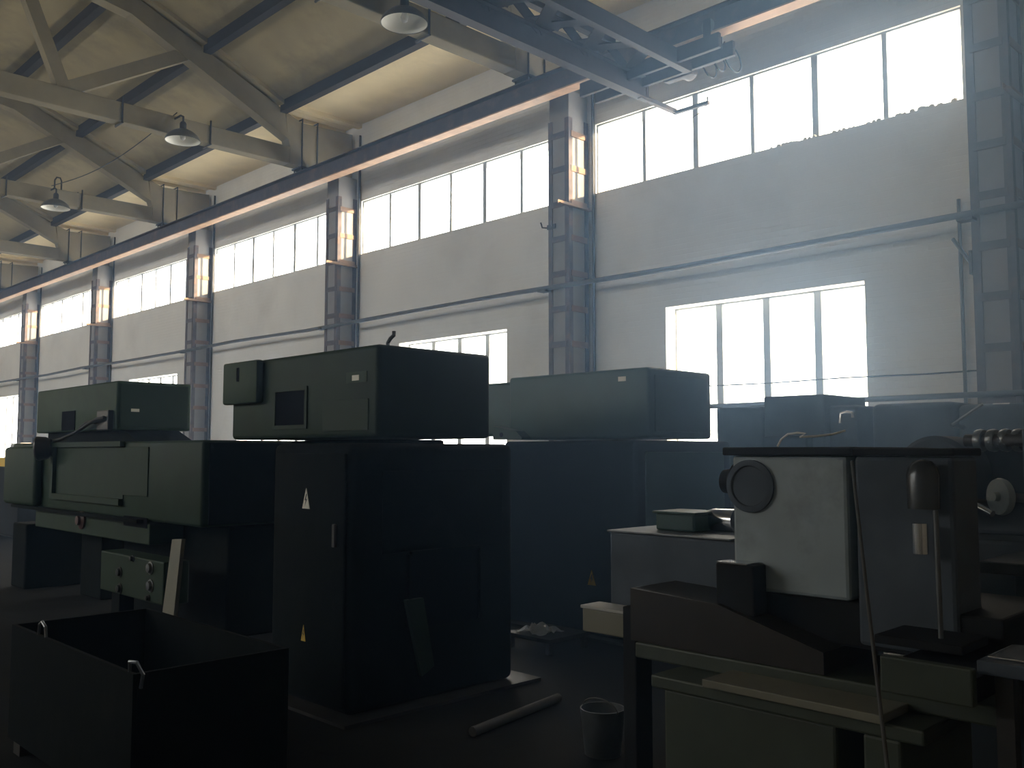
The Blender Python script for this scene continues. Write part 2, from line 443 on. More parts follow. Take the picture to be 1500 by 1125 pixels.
# runway I-beams of the underslung crane (both sides of the hall)
def i_beam(mb, x0, x1, y, z0, z1, w, tf=.018, tw=.012):
    mb.box((x0, y - w / 2, z0), (x1, y + w / 2, z0 + tf)).box((x0, y - w / 2, z1 - tf), (x1, y + w / 2, z1)).box((x0, y - tw / 2, z0 + tf), (x1, y + tw / 2, z1 - tf))
for y, lab in ((9.47, 'long dark red steel runway beam hung under the trusses along the window wall'), (-6.47, 'steel runway beam on the opposite side of the hall')):
    rb = thing('runway_beam', lab, 'steel beam', (0, y, 6.69))
    MB().box((XW + .3, y - .095, 6.999), (XE - .3, y + .095, 7.017)).build('upper_flange', 'runway_steel', rb)
    MB().box((XW + .3, y - .006, 6.710), (XE - .3, y + .006, 6.9985)).build('web_plate', 'runway_steel', rb)
    MB().box((XW + .3, y - .095, 6.690), (XE - .3, y + .095, 6.7095)).build('lower_flange', 'lit_rust', rb)

# ------------------------------------------------------------------ pipes along the wall
def pipe(name, pts, r, mat, label, cat='pipe', group=None, n=10):
    return tag(MB().tube(pts, r, n).build(name, mat, smooth=True), label, cat, group)
yp = CD0 - .075
pts = [(XW + .4, yp, 4.09)] + [(x, yp, 4.05 + .02 * math.sin(k * 2.3)) for k, x in enumerate(range(-46, -4, 3))] + [(-3.30, yp, 4.075), (-2.6, yp, 4.08)]
wp = pipe('wall_pipe', pts, .036, 'pipe_grey', 'long grey pipe running across the columns at mid height of the window wall')
for i, cx in enumerate(COLX[:6]):
    pts = [(cx + CW + .115, WALL - .03, .1), (cx + CW + .115, WALL - .03, 7.9)]
    pipe('conduit', pts, .022, 'pipe_grey', ['thin vertical conduit beside the hazy column at the right edge', 'thin vertical conduit right beside the column between the two nearest upper windows',
         'thin vertical conduit beside the third column, behind the big green machine head', 'thin vertical conduit beside the sunlit fourth column',
         'thin vertical conduit beside the fifth column', 'thin vertical conduit beside the leftmost column'][i], 'conduit', 'vertical conduits beside the columns')
a, b = PY(1405, 318, WALL - .05), PY(1418, 460, WALL - .05)
pipe('drop_pipe', [(a.x, WALL - .05, a.z + .2), (a.x, WALL - .05, .2)], .02, 'pipe_grey', 'thin drop pipe on the white wall just left of the hazy right column')
pipe('service_pipe', [(-8.9, CD0 - .05, 2.17), (-2.5, CD0 - .05, 2.19)], .032, 'pipe_grey', 'dark horizontal pipe low across the rightmost lower window')
pipe('wall_cable', [(-8.9, WALL - .02, 2.47)] + [(-8 + k, WALL - .02, 2.47 + .012 * (k % 2)) for k in range(6)], .009, 'black_rubber', 'thin black cable along the white wall above the low horizontal pipe', 'cable')
# bracket on the right column
br = thing('pipe_bracket', 'angled steel pipe bracket on the left side of the hazy right column', 'bracket', (COLX[0], CD0, 3.7))
MB().tube([(COLX[0] - .01, CD0 + .03, 3.55), (COLX[0] - .20, CD0 + .03, 3.86)], .02).build('strut', 'dark_steel', br)
box('bracket_plate', (COLX[0] - .03, CD0 - .02, 3.45), (COLX[0] - .002, CD0 + .09, 3.70), 'dark_steel', br)

# ------------------------------------------------------------------ dome lamps under the trusses
def make_lamp(x):
    y, z = 6.80, 6.86
    l = thing('dome_lamp', 'lamp', 'lamp', (x, y, z), group='dome lamps under the trusses')
    prof = [(0, .29), (.03, .285), (.09, .25), (.15, .18), (.19, .10), (.205, .055)]
    MB().lathe((x, y, z), (0, 0, 1), [(0, .285), (.03, .28), (.088, .245), (.146, .175), (.186, .095), (.2, .05), (.205, .055), (.19, .10), (.15, .18), (.09, .25), (.03, .287), (0, .292)], 40).build('shade', 'enamel_dark', l, smooth=True)
    MB().lathe((x, y, z), (0, 0, 1), [(.003, .283), (.03, .277), (.086, .242), (.143, .172), (.183, .09), (.19, .0)], 40).build('reflector', 'enamel_white', l, smooth=True)
    MB().lathe((x, y, z), (0, 0, 1), [(.20, .0), (.20, .055), (.30, .055), (.33, .04), (.34, .0)], 20).build('lamp_holder', 'dark_steel', l, smooth=True)
    MB().tube([(x, y, z + .33), (x, y, z + .42), (x - .10, y, z + .47), (x - .40, y, z + .47)], .018).build('lamp_arm', 'dark_steel', l)
    MB().lathe((x, y, z + .03), (0, 0, 1), [(-.02, .0), (0, .035), (.05, .05), (.10, .03), (.15, .02)], 16).build('bulb', 'paper_grey', l, smooth=True)
    return l
LL = ['large dome lamp beside the lattice crane bridge, nearest of the dome lamps', 'white-lined dome lamp under the truss above the third column', 'small white-lined dome lamp under the truss farther along, near the left edge']
l0 = make_lamp(COLX[1] + CW + .24); l0['label'] = LL[0]
for i in (2, 3): copy_tree(l0, (COLX[i] + CW + .24, 6.80, 6.86), LL[i - 1])
# sagging wire between the lamps
w0, w1 = Vector((COLX[2] + .4, 6.8, 7.42)), Vector((COLX[3] + .36, 6.8, 7.42))
pipe('lamp_wire', [w0.lerp(w1, k / 14) - Vector((0, 0, .22 * math.sin(math.pi * k / 14))) for k in range(15)], .009, 'black_rubber', 'thin sagging wire strung between two of the dome lamps', 'wire')
MB_ = MB().tube([(COLX[3] + .36, 6.86, 7.36), (COLX[3] + .36, 6.86, 7.56), (COLX[3] + .36, 6.90, 7.63), (COLX[3] + .36, 6.97, 7.63), (COLX[3] + .36, 7.0, 7.56), (COLX[3] + .36, 7.0, 7.37)], .018)
tag(MB_.build('conduit_loop', 'dark_steel'), 'small bent conduit loop on top of the truss chord near the left edge', 'conduit')

# ------------------------------------------------------------------ underslung lattice crane bridge
GX, HX = -7.24, -6.50
cr = thing('crane_bridge', 'dark lattice crane bridge hanging across the hall under the runway beam', 'crane', (-6.9, 1.5, 6.3))
mb = MB()
tf = .016
for (z0, z1) in ((6.27, 6.27 + tf), (6.56 - tf, 6.56)): mb.box((GX - .07, -7.0, z0), (GX + .07, 9.75, z1))
mb.box((GX - .006, -7.0, 6.27 + tf), (GX + .006, 9.75, 6.56 - tf)); mb.build('main_beam', 'crane_steel', cr)
mb = MB().box((HX - .05, -7.0, 6.40), (HX + .05, 9.60, 6.412)).box((HX + .04, -7.0, 6.412), (HX + .05, 9.60, 6.60)).box((HX - .05, -7.0, 6.60), (HX + .05, 9.60, 6.612))
mb.build('side_beam', 'crane_steel', cr)
mb = MB().box((GX - .05, -7.0, 7.00 - .2), (GX + .05, 9.0, 6.89)).build('top_rail', 'crane_steel', cr)
yy, k = 9.3, 0
while yy > 2.0:                                 # flat lattice between the two beams, with gussets
    a = Vector((GX + .05, yy, 6.575)); b = Vector((HX - .05, yy - .42, 6.575))
    if k % 2: a.y, b.y = b.y, a.y
    d = (b - a).normalized(); n = Vector((-d.y, d.x, 0)) * .085
    MB().prism([a + n, b + n, b - n, a - n], (0, 0, .012)).build('lattice_bar', 'crane_steel', cr)
    gx = HX - .05 if k % 2 == 0 else GX + .07
    sgn = -1 if k % 2 == 0 else 1
    gy = yy - .42
    MB().prism([(gx, gy - .26, 6.590), (gx, gy + .26, 6.590), (gx + sgn * .24, gy + .12, 6.590), (gx + sgn * .24, gy - .12, 6.590)], (0, 0, .010)).build('gusset_plate', 'crane_steel', cr)
    # upright of the main girder lattice
    a = Vector((GX, yy, 6.56)); b = Vector((GX, yy - .42, 6.80))
    if k % 2: a.y, b.y = b.y, a.y
    d = (b - a).normalized(); n = Vector((0, -d.z, d.y)) * .075
    MB().prism([a + n, b + n, b - n, a - n], (.012, 0, 0)).build('lattice_bar', 'crane_steel', cr)
    yy -= .42; k += 1
# end carriage on the runway beam
mb = MB().box((-8.05, 9.28, 6.43), (-5.85, 9.34, 6.62), .01).box((-8.05, 9.60, 6.43), (-5.85, 9.66, 6.62), .01)
mb.build('end_carriage', 'crane_steel', cr)
for x in (-7.85, -6.05):
    for y in (9.37, 9.57):
        MB().lathe((x, y - .02, 6.775), (0, 1, 0), [(0, 0), (0, .075), (.012, .095), (.03, .07), (.045, .07), (.045, 0)], 24).build('wheel', 'worn_steel', cr, smooth=True)
        box('wheel_bracket', (x - .05, y - .035 if y < 9.47 else y + .025, 6.55), (x + .05, y - .025 if y < 9.47 else y + .035, 6.86), 'crane_steel', cr)
MB().lathe((-6.75, 9.80, 6.60), (0, 1, 0), [(0, 0), (0, .10), (.02, .115), (.22, .115), (.25, .09), (.27, .0)], 24).build('drive_motor', 'crane_steel', cr, smooth=True)
box('gear_case', (-6.95, 9.66, 6.42), (-6.50, 9.80, 6.80), 'crane_steel', cr, .03)
box('switch_box', (-6.45, 9.70, 6.52), (-6.20, 9.86, 6.80), 'crane_steel', cr, .02)
for (x, r, ph) in ((-6.45, .17, 0), (-6.12, .20, .2), (-6.28, .13, -.1)):
    MB().tube([(x + .5 * r * math.sin(a * .5), 9.9 + r * math.sin(a), 6.56 + r * math.cos(a)) for a in [ph + 2 * math.pi * k / 18 for k in range(17)]], .010).build('cable_loop', 'black_rubber', cr)
# lower collector bar with its rod and end arm
mb = MB().box((GX - .03, 9.55, 6.262), (GX + .03, 10.36, 6.270)).box((GX + .022, 9.55, 6.27), (GX + .03, 10.36, 6.32)); mb.build('collector_bar', 'crane_steel', cr)
MB().tube([(GX, 9.70, 6.27), (GX, 9.70, 6.66)], .014).build('hanger_rod', 'crane_steel', cr)
box('end_arm', (GX - .02, 10.34, 6.255), (-6.70, 10.39, 6.30), 'crane_steel', cr)
MB().tube([(-6.72, 10.365, 6.29), (-6.72, 10.365, 6.36)], .012).build('arm_pin', 'crane_steel', cr)
MB().tube([(-6.72, 10.365, 6.26), (-6.85, 10.365, 6.17), (-7.0, 10.365, 6.13), (-7.15, 10.365, 6.16)], .006).build('cable_loop', 'black_rubber', cr)
#PART2
# ------------------------------------------------------------------ green machine with the big head, middle of the view
def sign(parent, c, w, h, nrm, mat, mark):
    """triangular warning plate with a lightning flash, lying on a face whose outward normal is -Y or +X"""
    c = Vector(c); n = Vector(nrm); u = Vector((1, 0, 0)) if abs(n.y) > .5 else Vector((0, 1, 0)); v = Vector((0, 0, 1))
    s = MB().prism([c - u * w / 2 - v * h / 2, c + u * w / 2 - v * h / 2, c + v * h / 2], n * .004).build('warning_sign', mat, parent, label='pale triangular warning sign with a lightning flash')
    q = [(.03, .22), (-.16, -.10), (-.02, -.08), (-.10, -.36), (.16, -.02), (.02, -.04), (.12, .22)]
    MB().prism([c + n * .0042 + u * w * a + v * h * b for a, b in q], n * .001).build('lightning_flash', mark, s)
m1 = thing('broaching_machine', 'dark green machine with a large boxy head, centre of the hall', 'machine', (-5.4, 4.2, 0), group='green machine tools')
Y1 = 3.76
MB().box((-7.12, Y1, 1.70), (-5.09, 4.82, 2.34), .035, 3).build('head_housing', 'green_paint', m1, smooth=True)
a, b = PY(344, 531, Y1 - .05), PY(378, 590, Y1 - .05)
jb = MB().box((-7.16, Y1 - .07, b.z), (b.x, Y1 - .001, 2.335), .02).build('junction_box', 'green_paint_pale', m1, smooth=True)
a, b = PY(347, 539, Y1 - .07), PY(350, 559, Y1 - .07); box('slot', (a.x, Y1 - .073, b.z), (b.x, Y1 - .0705, a.z), 'black_void', jb)
a, b = PY(405, 575, Y1), PY(447, 622, Y1)
hatch = MB().box((a.x - .03, Y1 - .012, b.z - .03), (a.x, Y1 - .001, a.z + .03)).box((b.x, Y1 - .012, b.z - .03), (b.x + .03, Y1 - .001, a.z + .03)).box((a.x, Y1 - .012, a.z), (b.x, Y1 - .001, a.z + .03)).box((a.x, Y1 - .012, b.z - .03), (b.x, Y1 - .001, b.z)).build('hatch_frame', 'green_paint', m1)
box('recess_plate', (a.x, Y1 - .004, b.z), (b.x, Y1 - .001, a.z), 'black_void', hatch)  # flat black plate, the recess's shade put into its colour
a, b = PY(508, 546, Y1), PY(538, 559, Y1); np_ = box('name_plate', (a.x, Y1 - .006, b.z), (b.x, Y1 - .001, a.z), 'green_paint_pale', m1)
a, b = PY(517, 550, Y1), PY(527, 557, Y1); box('plate_badge', (a.x, Y1 - .008, b.z), (b.x, Y1 - .0065, a.z), 'sign_white', np_)
a, b = PY(474, 588, Y1), PY(540, 630, Y1); box('access_cover', (a.x, Y1 - .008, b.z), (b.x, Y1 - .001, a.z), 'green_paint', m1, .003)
MB().tube([(-5.30, 4.0, 2.33), (-5.30, 4.0, 2.38), (-5.27, 4.0, 2.41), (-5.23, 4.0, 2.43), (-5.23, 4.0, 2.46)], .014).build('lifting_eye', 'dark_steel', m1)
MB().box((-5.59, 3.26, .02), (-4.67, 4.65, 1.655), .05, 3).build('body', 'shaded_green_paint', m1, smooth=True)
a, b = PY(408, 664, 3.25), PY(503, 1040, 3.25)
dr = MB().box((a.x, 3.235, b.z), (b.x, 3.259, a.z), .02).build('door', 'shaded_green_paint', m1, smooth=True)
box('door_handle', (b.x - .10, 3.215, 1.02), (b.x - .07, 3.234, 1.16), 'dark_steel', dr, .005)
p = PY(449, 730, 3.235); sign(m1, (p.x, 3.2345, p.z), .085, .13, (0, -1, 0), 'sign_white', 'dark_steel')
p = PY(445, 927, 3.235); sign(m1, (p.x, 3.2345, p.z), .05, .10, (0, -1, 0), 'sign_yellow', 'dark_steel')
XF = -4.668
a, b = PXX(600, 812, XF), PXX(700, 905, XF)
op = MB().box((XF, a.y, a.z), (XF + .025, b.y, a.z + .02)).box((XF, a.y - .02, b.z), (XF + .025, a.y, a.z)).box((XF, b.y, b.z), (XF + .025, b.y + .02, a.z)).build('opening_frame', 'shaded_green_paint', m1)
box('opening', (XF, a.y, b.z), (XF + .004, b.y, a.z), 'black_void', op)
a, b = PXX(560, 690, XF), PXX(735, 795, XF); box('side_panel', (XF, a.y, b.z), (XF + .006, b.y, a.z), 'shaded_green_paint', m1, .003)
a, b = PXX(598, 880, XF + .06), PXX(640, 985, XF + .06)
MB().prism([(XF + .01, a.y, a.z), (XF + .01, a.y + .14, a.z), (XF + .05, a.y + .20, b.z + .05), (XF + .05, a.y + .10, b.z)], (.03, 0, 0)).build('hanging_cover', 'green_paint', m1)
box('rear_column', (-7.0, 4.25, .02), (-5.60, 4.80, 1.695), 'shaded_green_paint', m1, .02)
box('foot_plate', (-5.75, 3.15, 0), (-4.55, 4.80, .02), 'dark_steel', m1)
box('foot_plate', (-7.05, 4.20, 0), (-5.76, 4.85, .02), 'dark_steel', m1)

# ------------------------------------------------------------------ teal machine behind it
m2 = thing('broaching_machine', 'blue-green machine with a long boxy head under the right lower window', 'machine', (-5.5, 6.9, 0), group='green machine tools')
MB().box((-6.60, 6.50, 1.72), (-4.86, 7.48, 2.345), .03, 3).build('head_housing', 'teal_paint', m2, smooth=True)
box('head_end', (-7.05, 6.56, 1.76), (-6.61, 7.40, 2.31), 'teal_paint', m2, .03)
a, b = PY(906, 552, 6.5), PY(917, 558, 6.5); box('name_plate', (a.x, 6.494, b.z), (b.x, 6.499, a.z), 'sign_white', m2)
box('side_cover', (-4.859, 6.58, 1.78), (-4.848, 7.40, 2.28), 'teal_paint', m2, .004)
MB().box((-6.35, 6.18, .02), (-4.76, 7.65, 1.70), .04, 3).build('body', 'shaded_green_paint', m2, smooth=True)  # the front's shade is put into this dark paint
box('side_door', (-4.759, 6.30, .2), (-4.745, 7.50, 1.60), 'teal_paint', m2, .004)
p = PY(867, 846, 6.18); sign(m2, (p.x, 6.1795, p.z), .09, .13, (0, -1, 0), 'sign_yellow', 'dark_steel')
a, b = PY(722, 632, 6.1), PY(764, 642, 6.1)
bp = MB().prism([(a.x, 6.1, a.z + .05), (b.x - .08, 6.1, a.z), (b.x, 6.1, b.z + .01), (b.x, 6.1, b.z - .01), (a.x, 6.1, b.z - .01)], (0, .12, 0)).build('bracket_plate', 'teal_paint', m2)
p = PY(734, 637, 6.095); MB().lathe((p.x, 6.098, p.z), (0, -1, 0), [(0, 0), (0, .022), (.003, .022), (.003, 0)], 20).build('bolt_hole', 'black_void', bp)
box('foot_plate', (-6.45, 6.1, 0), (-4.66, 7.75, .02), 'dark_steel', m2)

# ------------------------------------------------------------------ long green machine on the left
m3 = thing('broaching_machine', 'long pale green machine with cable and control panel on the left', 'machine', (-9.8, 4.2, 0), group='green machine tools')
MB().box((-12.26, 3.86, 1.83), (-9.79, 4.68, 2.35), .025, 3).build('head_housing', 'green_paint_pale', m3, smooth=True)
box('head_cover', (-9.789, 3.90, 1.86), (-9.778, 4.64, 2.32), 'green_paint', m3, .004)
a, b = PXX(192, 600, -9.778), PXX(204, 602, -9.778); box('name_plate', (-9.7775, a.y, b.z - .01), (-9.774, b.y, a.z + .01), 'sign_white', m3)
a, b = PY(92, 603, 3.86), PY(110, 630, 3.86); box('hatch', (a.x, 3.85, b.z), (b.x, 3.859, a.z), 'black_void', m3, .003)  # flat black plate standing in for a dark opening
a, b = PY(150, 602, 3.86), PY(166, 630, 3.86); box('terminal_box', (a.x, 3.80, b.z), (b.x, 3.859, a.z), 'brown_grease', m3, .01)
MB().prism([(-12.1, 3.95, 1.70), (-9.4, 3.95, 1.70), (-9.8, 3.95, 1.83), (-12.1, 3.95, 1.83)], (0, .6, 0)).build('head_seat', 'shaded_green_paint', m3)
Y3 = 3.60
MB().box((-12.25, Y3, .97), (-7.30, 4.90, 1.70), .03, 3).build('bed_housing', 'green_paint', m3, smooth=True)
box('shaded_side_sheet', (-7.299, 3.66, .99), (-7.285, 4.84, 1.68), 'shaded_green_paint', m3, .004)  # thin dark sheet; this side's shade is put into its colour
a, b = PY(85, 655, Y3), PY(181, 731, Y3)
fr = MB()
fr.box((a.x - .07, Y3 - .05, b.z - .06), (a.x, Y3 - .001, a.z + .05)).box((a.x, Y3 - .05, a.z), (b.x, Y3 - .001, a.z + .05)).box((a.x, Y3 - .05, b.z - .06), (b.x, Y3 - .001, b.z))
pf = fr.build('panel_frame', 'green_paint', m3)
box('panel', (a.x, Y3 - .010, b.z), (b.x, Y3 - .001, a.z), 'green_paint', pf)
a, b = PY(182, 655, Y3), PY(217, 728, Y3); box('panel', (a.x, Y3 - .012, b.z), (b.x, Y3 - .001, a.z), 'green_paint', m3, .004)
a, b = PY(20, 650, Y3), PY(62, 735, Y3); MB().box((a.x, Y3 - .10, .99), (b.x, Y3 - .001, 1.66), .06, 4).build('rounded_end', 'green_paint', m3, smooth=True)
a, b = PY(28, 742, Y3), PY(215, 742, Y3); box('ledge', (a.x, Y3 - .09, .955), (b.x, Y3 - .001, .985), 'shaded_green_paint', m3)
a, b = PY(55, 750, Y3), PY(222, 781, Y3)
lb = box('lower_beam', (a.x, Y3 - .02, .76), (b.x, 4.7, .954), 'green_paint', m3, .01)
p = PY(121, 762, Y3 - .02); MB().lathe((p.x, Y3 - .021, p.z), (0, -1, 0), [(0, 0), (0, .09), (.02, .09), (.035, .05), (.06, .045), (.065, 0)], 28).build('dial_knob', 'red_paint', m3, smooth=True)
a, b = PY(182, 755, Y3 - .025), PY(215, 774, Y3 - .025); box('slot', (a.x, Y3 - .03, b.z), (b.x, Y3 - .0205, a.z), 'black_void', m3)
MB().box((-12.20, 3.62, 0), (-11.72, 4.80, .755), .02).build('pedestal', 'shaded_green_paint', m3)
MB().box((-9.6, 3.9, 0), (-7.40, 4.80, .96), .02).build('pedestal', 'shaded_green_paint', m3)
MB().box((-10.9, 3.95, 0), (-10.3, 4.60, .755), .02).build('pedestal', 'shaded_green_paint', m3)
YC = 3.30
a, b = PY(148, 806, YC), PY(238, 888, YC)
cp = MB().box((a.x, YC, b.z), (b.x, YC + .22, a.z), .012).build('control_panel', 'green_paint', m3)
for (x, y, r, mm) in ((176, 838, .022, 'black_rubber'), (176, 862, .022, 'black_rubber'), (221, 832, .026, 'worn_steel'), (221, 858, .026, 'worn_steel'), (195, 818, .014, 'black_rubber'), (218, 876, .014, 'black_rubber')):
    r *= 1.6; p = PY(x, y, YC); MB().lathe((p.x, YC, p.z), (0, -1, 0), [(0, 0), (0, r * 1.3), (.008, r * 1.3), (.01, r), (.03, r * .85), (.034, 0)], 20).build('push_button', mm, cp, smooth=True)
box('panel_stand', (a.x + .15, YC + .05, 0), (a.x + .32, YC + .18, b.z + .005), 'shaded_green_paint', m3)
# cable and lamp head
p0, p1, p2, p3 = PY(153, 612, 3.78), PY(128, 622, 3.74), PY(110, 634, 3.68), PY(68, 648, 3.55)
MB().tube([p0, p0.lerp(p1, .5) + Vector((0, 0, .02)), p1, p2, p2.lerp(p3, .5) - Vector((0, 0, .02)), p3], .018, 10).build('cable', 'black_rubber', m3, smooth=True)
c = PY(55, 658, 3.46)
MB().lathe(c + Vector((.14, .10, .02)), Vector((-.5, -.85, -.1)), [(0, 0), (0, .09), (.05, .12), (.14, .135), (.16, .12), (.165, 0)], 28).build('lamp_head', 'brown_grease', m3, smooth=True)
p = PY(138, 619, 3.80); MB().tube([PY(118, 627, 3.79), PY(128, 619, 3.78), PY(140, 618, 3.78), PY(152, 612, 3.78)], .022, 8).build('cable_sleeve', 'black_rubber', m3)
# cream board leaning beside it
a, b, c, d = PY(252, 790, 3.1), PY(266, 790, 3.1), PY(263, 905, 3.1), PY(246, 905, 3.1)
tag(MB().prism([a, b, Vector((c.x, 3.02, 0)), Vector((d.x - .02, 3.02, 0))], (0, .03, 0)).build('board', 'cream_paint'), 'narrow cream board standing upright in front of the dark machine side', 'board')

# ------------------------------------------------------------------ far machine at the left edge with things on it
YL = 5.6
mL = thing('machine_cabinet', 'dark grey cabinet machine at the left edge behind the long green machine', 'machine', (-17.0, 6.0, 0))
a, b = PY(-40, 690, YL), PY(24, 800, YL)
zt = PY(10, 684, YL).z
box('body', (a.x, YL, .02), (b.x, YL + .8, zt), 'shadow_grey_paint', mL, .02)
box('plinth', (a.x + .05, YL + .05, 0), (b.x - .05, YL + .75, .02), 'dark_steel', mL)
for k in range(4):
    z = PY(12, 700 + k * 9, YL).z; box('louvre', (b.x - .5, YL - .012, z), (b.x - .05, YL - .001, z + .03), 'dark_steel', mL)
a, b = PY(0, 670, YL + .1), PY(14, 683, YL + .1)
tg = thing('yellow_crate', 'small bright yellow crate at the left edge on the dark cabinet', 'crate', ((a.x + b.x) / 2, YL + .2, zt))
box('crate_body', (a.x - .1, YL + .08, zt + .001), (b.x, YL + .34, PY(8, 671, YL + .1).z), 'yellow_paint', tg, .01)
box('crate_rim', (a.x - .12, YL + .06, PY(8, 671, YL + .1).z - .02), (b.x + .015, YL + .36, PY(8, 671, YL + .1).z + .01), 'yellow_paint', tg, .004)
a, b = PY(15, 650, YL + .45), PY(29, 680, YL + .45)
tag(MB().prism([(a.x, YL + .45, a.z - .04), (a.x + .05, YL + .45, a.z), (b.x, YL + .45, a.z + .02), (b.x, YL + .45, zt + .001), (a.x, YL + .45, zt + .001)], (0, .2, 0), .01).build('motor_cover', 'paper_grey'), 'pale grey rounded cover standing on the dark cabinet, next to the yellow crate', 'cover')

# ------------------------------------------------------------------ grinding machine in the right foreground
m4 = thing('grinding_machine', 'grey and olive grinding machine with a square wheel head in the right foreground', 'machine', (-1.9, 3.4, 0))
YB = 3.0
a, b = PY(972, 1000, YB), PY(1224, 1045, YB)
MB().box((a.x, YB, 0), (b.x, YB + 1.0, .685), .012).build('base', 'olive_paint', m4)
box('base_flange', (a.x - .04, YB - .03, .686), (-1.18, YB + 1.05, .735), 'olive_paint', m4, .008)
a, b = PY(1032, 975, YB - .04), PY(1236, 1020, YB - .04)
box('bed_way', (a.x, YB - .06, .736), (-1.30, YB + .15, .765), 'cream_paint', m4, .004)
box('bed', (-2.45, YB + .16, .736), (-1.0, YB + .9, .80), 'olive_paint', m4, .008)
a, b = PY(930, 900, YB + .2), PY(1205, 985, YB + .2)
MB().prism([(a.x, YB + .17, .802), (b.x + .02, YB + .17, .802), (b.x + .02, YB + .17, .88), (-2.05, YB + .17, 1.0), (a.x, YB + .17, 1.02)], (0, .5, 0)).build('slide', 'brown_grease', m4)
a, b = PY(1262, 1022, YB - .02), PY(1320, 1098, YB - .02)
MB().box((a.x, YB - .02, .02), (b.x, YB + .6, .685), .01).build('right_leg', 'olive_paint', m4)
a, b = PY(1288, 960, YB - .1), PY(1426, 1040, YB - .1); a.z += .02; b.z = PY(1288, 1013, YB - .1).z - .02
MB().box((a.x, YB - .10, b.z + .02), (b.x, YB - .061, a.z - .02), .006).build('apron', 'olive_paint', m4)
box('apron_body', (a.x, YB - .060, b.z + .03), (b.x, YB + .5, a.z - .05), 'shadow_grey_paint', m4)
# dark table block at the left
YT = 3.50
a, b = PY(893, 779, YT), PY(1072, 890, YT)
MB().box((a.x, YT, b.z - .10), (b.x + .1, YT + .55, a.z), .012).build('work_head', 'blue_grey_paint', m4)
box('head_top_plate', (a.x - .01, YT - .01, a.z + .001), (b.x, YT + .50, a.z + .010), 'worn_steel', m4, .003)
c0_, c1_ = PY(960, 748, YT + .15), PY(1017, 776, YT + .15)
tb = MB().box((c0_.x, YT + .15, a.z + .011), (c1_.x, YT + .36, c0_.z - .012), .01).build('coolant_box', 'teal_paint', m4)
box('box_lid', (c0_.x - .012, YT + .14, c0_.z - .011), (c1_.x + .012, YT + .37, c0_.z), 'teal_paint', tb, .003)
p = PY(1070, 757, YT + .30)
MB().lathe((p.x + .02, YT + .32, p.z - .02), (-1, 0, 0), [(0, 0), (0, .055), (.12, .055), (.2, .03), (.26, .012), (.26, 0)], 28).build('spindle', 'polished_steel', m4, smooth=True)
# wheel head
YH = 3.30
a, b = PY(1072, 672, YH), PY(1246, 900, YH)
MB().box((a.x, YH, 1.05), (b.x, YH + .62, 1.585), .015).build('wheel_head', 'grey_paint', m4)
box('head_cap', (a.x - .03, YH - .025, 1.586), (b.x + .03, YH + .70, PY(1150, 655, YH).z), 'shadow_grey_paint', m4, .006)
box('case_cap', (b.x + .031, YH - .02, 1.586), (PY(1400, 655, YH).x, YH + .25, PY(1150, 655, YH).z - .005), 'shadow_grey_paint', m4, .006)
p = PY(1100, 712, YH)
MB().lathe((p.x, YH - .001, p.z), (0, -1, 0), [(0, 0), (0, .105), (.012, .105), (.016, .09), (.016, .082), (.008, .078), (.008, .0)], 40).build('bearing_cap', 'blue_grey_paint', m4, smooth=True)
p = PY(1072, 706, YH + .1)
MB().lathe((p.x + .03, YH + .16, p.z), (-1, 0, 0), [(0, 0), (0, .085), (.04, .08), (.06, .055), (.10, .05), (.11, .03), (.11, 0)], 32).build('spindle_nose', 'shadow_grey_paint', m4, smooth=True)
a, b = PY(1247, 672, YH - .01), PY(1402, 920, YH - .01)
MB().box((a.x + .005, YH, .90), (b.x, YH + .24, 1.584), .015).build('drive_case', 'blue_grey_paint', m4)
MB().box((-2.05, YH + .02, .882), (-1.05, YH + .60, 1.049), .01).build('saddle', 'shadow_grey_paint', m4)
a, b = PY(1048, 824, YH - .10), PY(1105, 905, YH - .10)
cl = MB().box((a.x, YH - .10, b.z), (b.x, YH - .001, a.z), .008).build('clamp_block', 'shadow_grey_paint', m4)
box('clamp_face', (a.x + .004, YH - .098, a.z + .0005), (b.x - .03, YH - .004, a.z + .006), 'polished_steel', cl)
# spindle nose, polished column and rod on the right of the head
p = PY(1342, 705, YH - .12)
MB().lathe((p.x, YH - .06, p.z - .095), (0, 0, 1), [(0, 0), (0, .052), (.115, .054), (.145, .046), (.162, .03), (.170, .0)], 36).build('domed_cap', 'dark_gloss', m4, smooth=True)
a, b = PY(1336, 766, YH - .06), PY(1360, 812, YH - .06)
MB().cyl(((a.x + b.x) / 2, YH - .06, b.z), ((a.x + b.x) / 2, YH - .06, a.z), (b.x - a.x) / 2, 24).build('polished_column', 'polished_steel', m4, smooth=True)
a, b = PY(1369, 748, YH - .16), PY(1375, 862, YH - .16)
MB().cyl((a.x + .007, YH - .16, b.z - .16), (a.x + .003, YH - .16, a.z), .008, 16).build('guide_rod', 'worn_steel', m4, smooth=True)
box('rod_shelf', (a.x - .18, YH - .24, b.z - .19), (a.x + .10, YH - .001, b.z - .161), 'shadow_grey_paint', m4, .004)
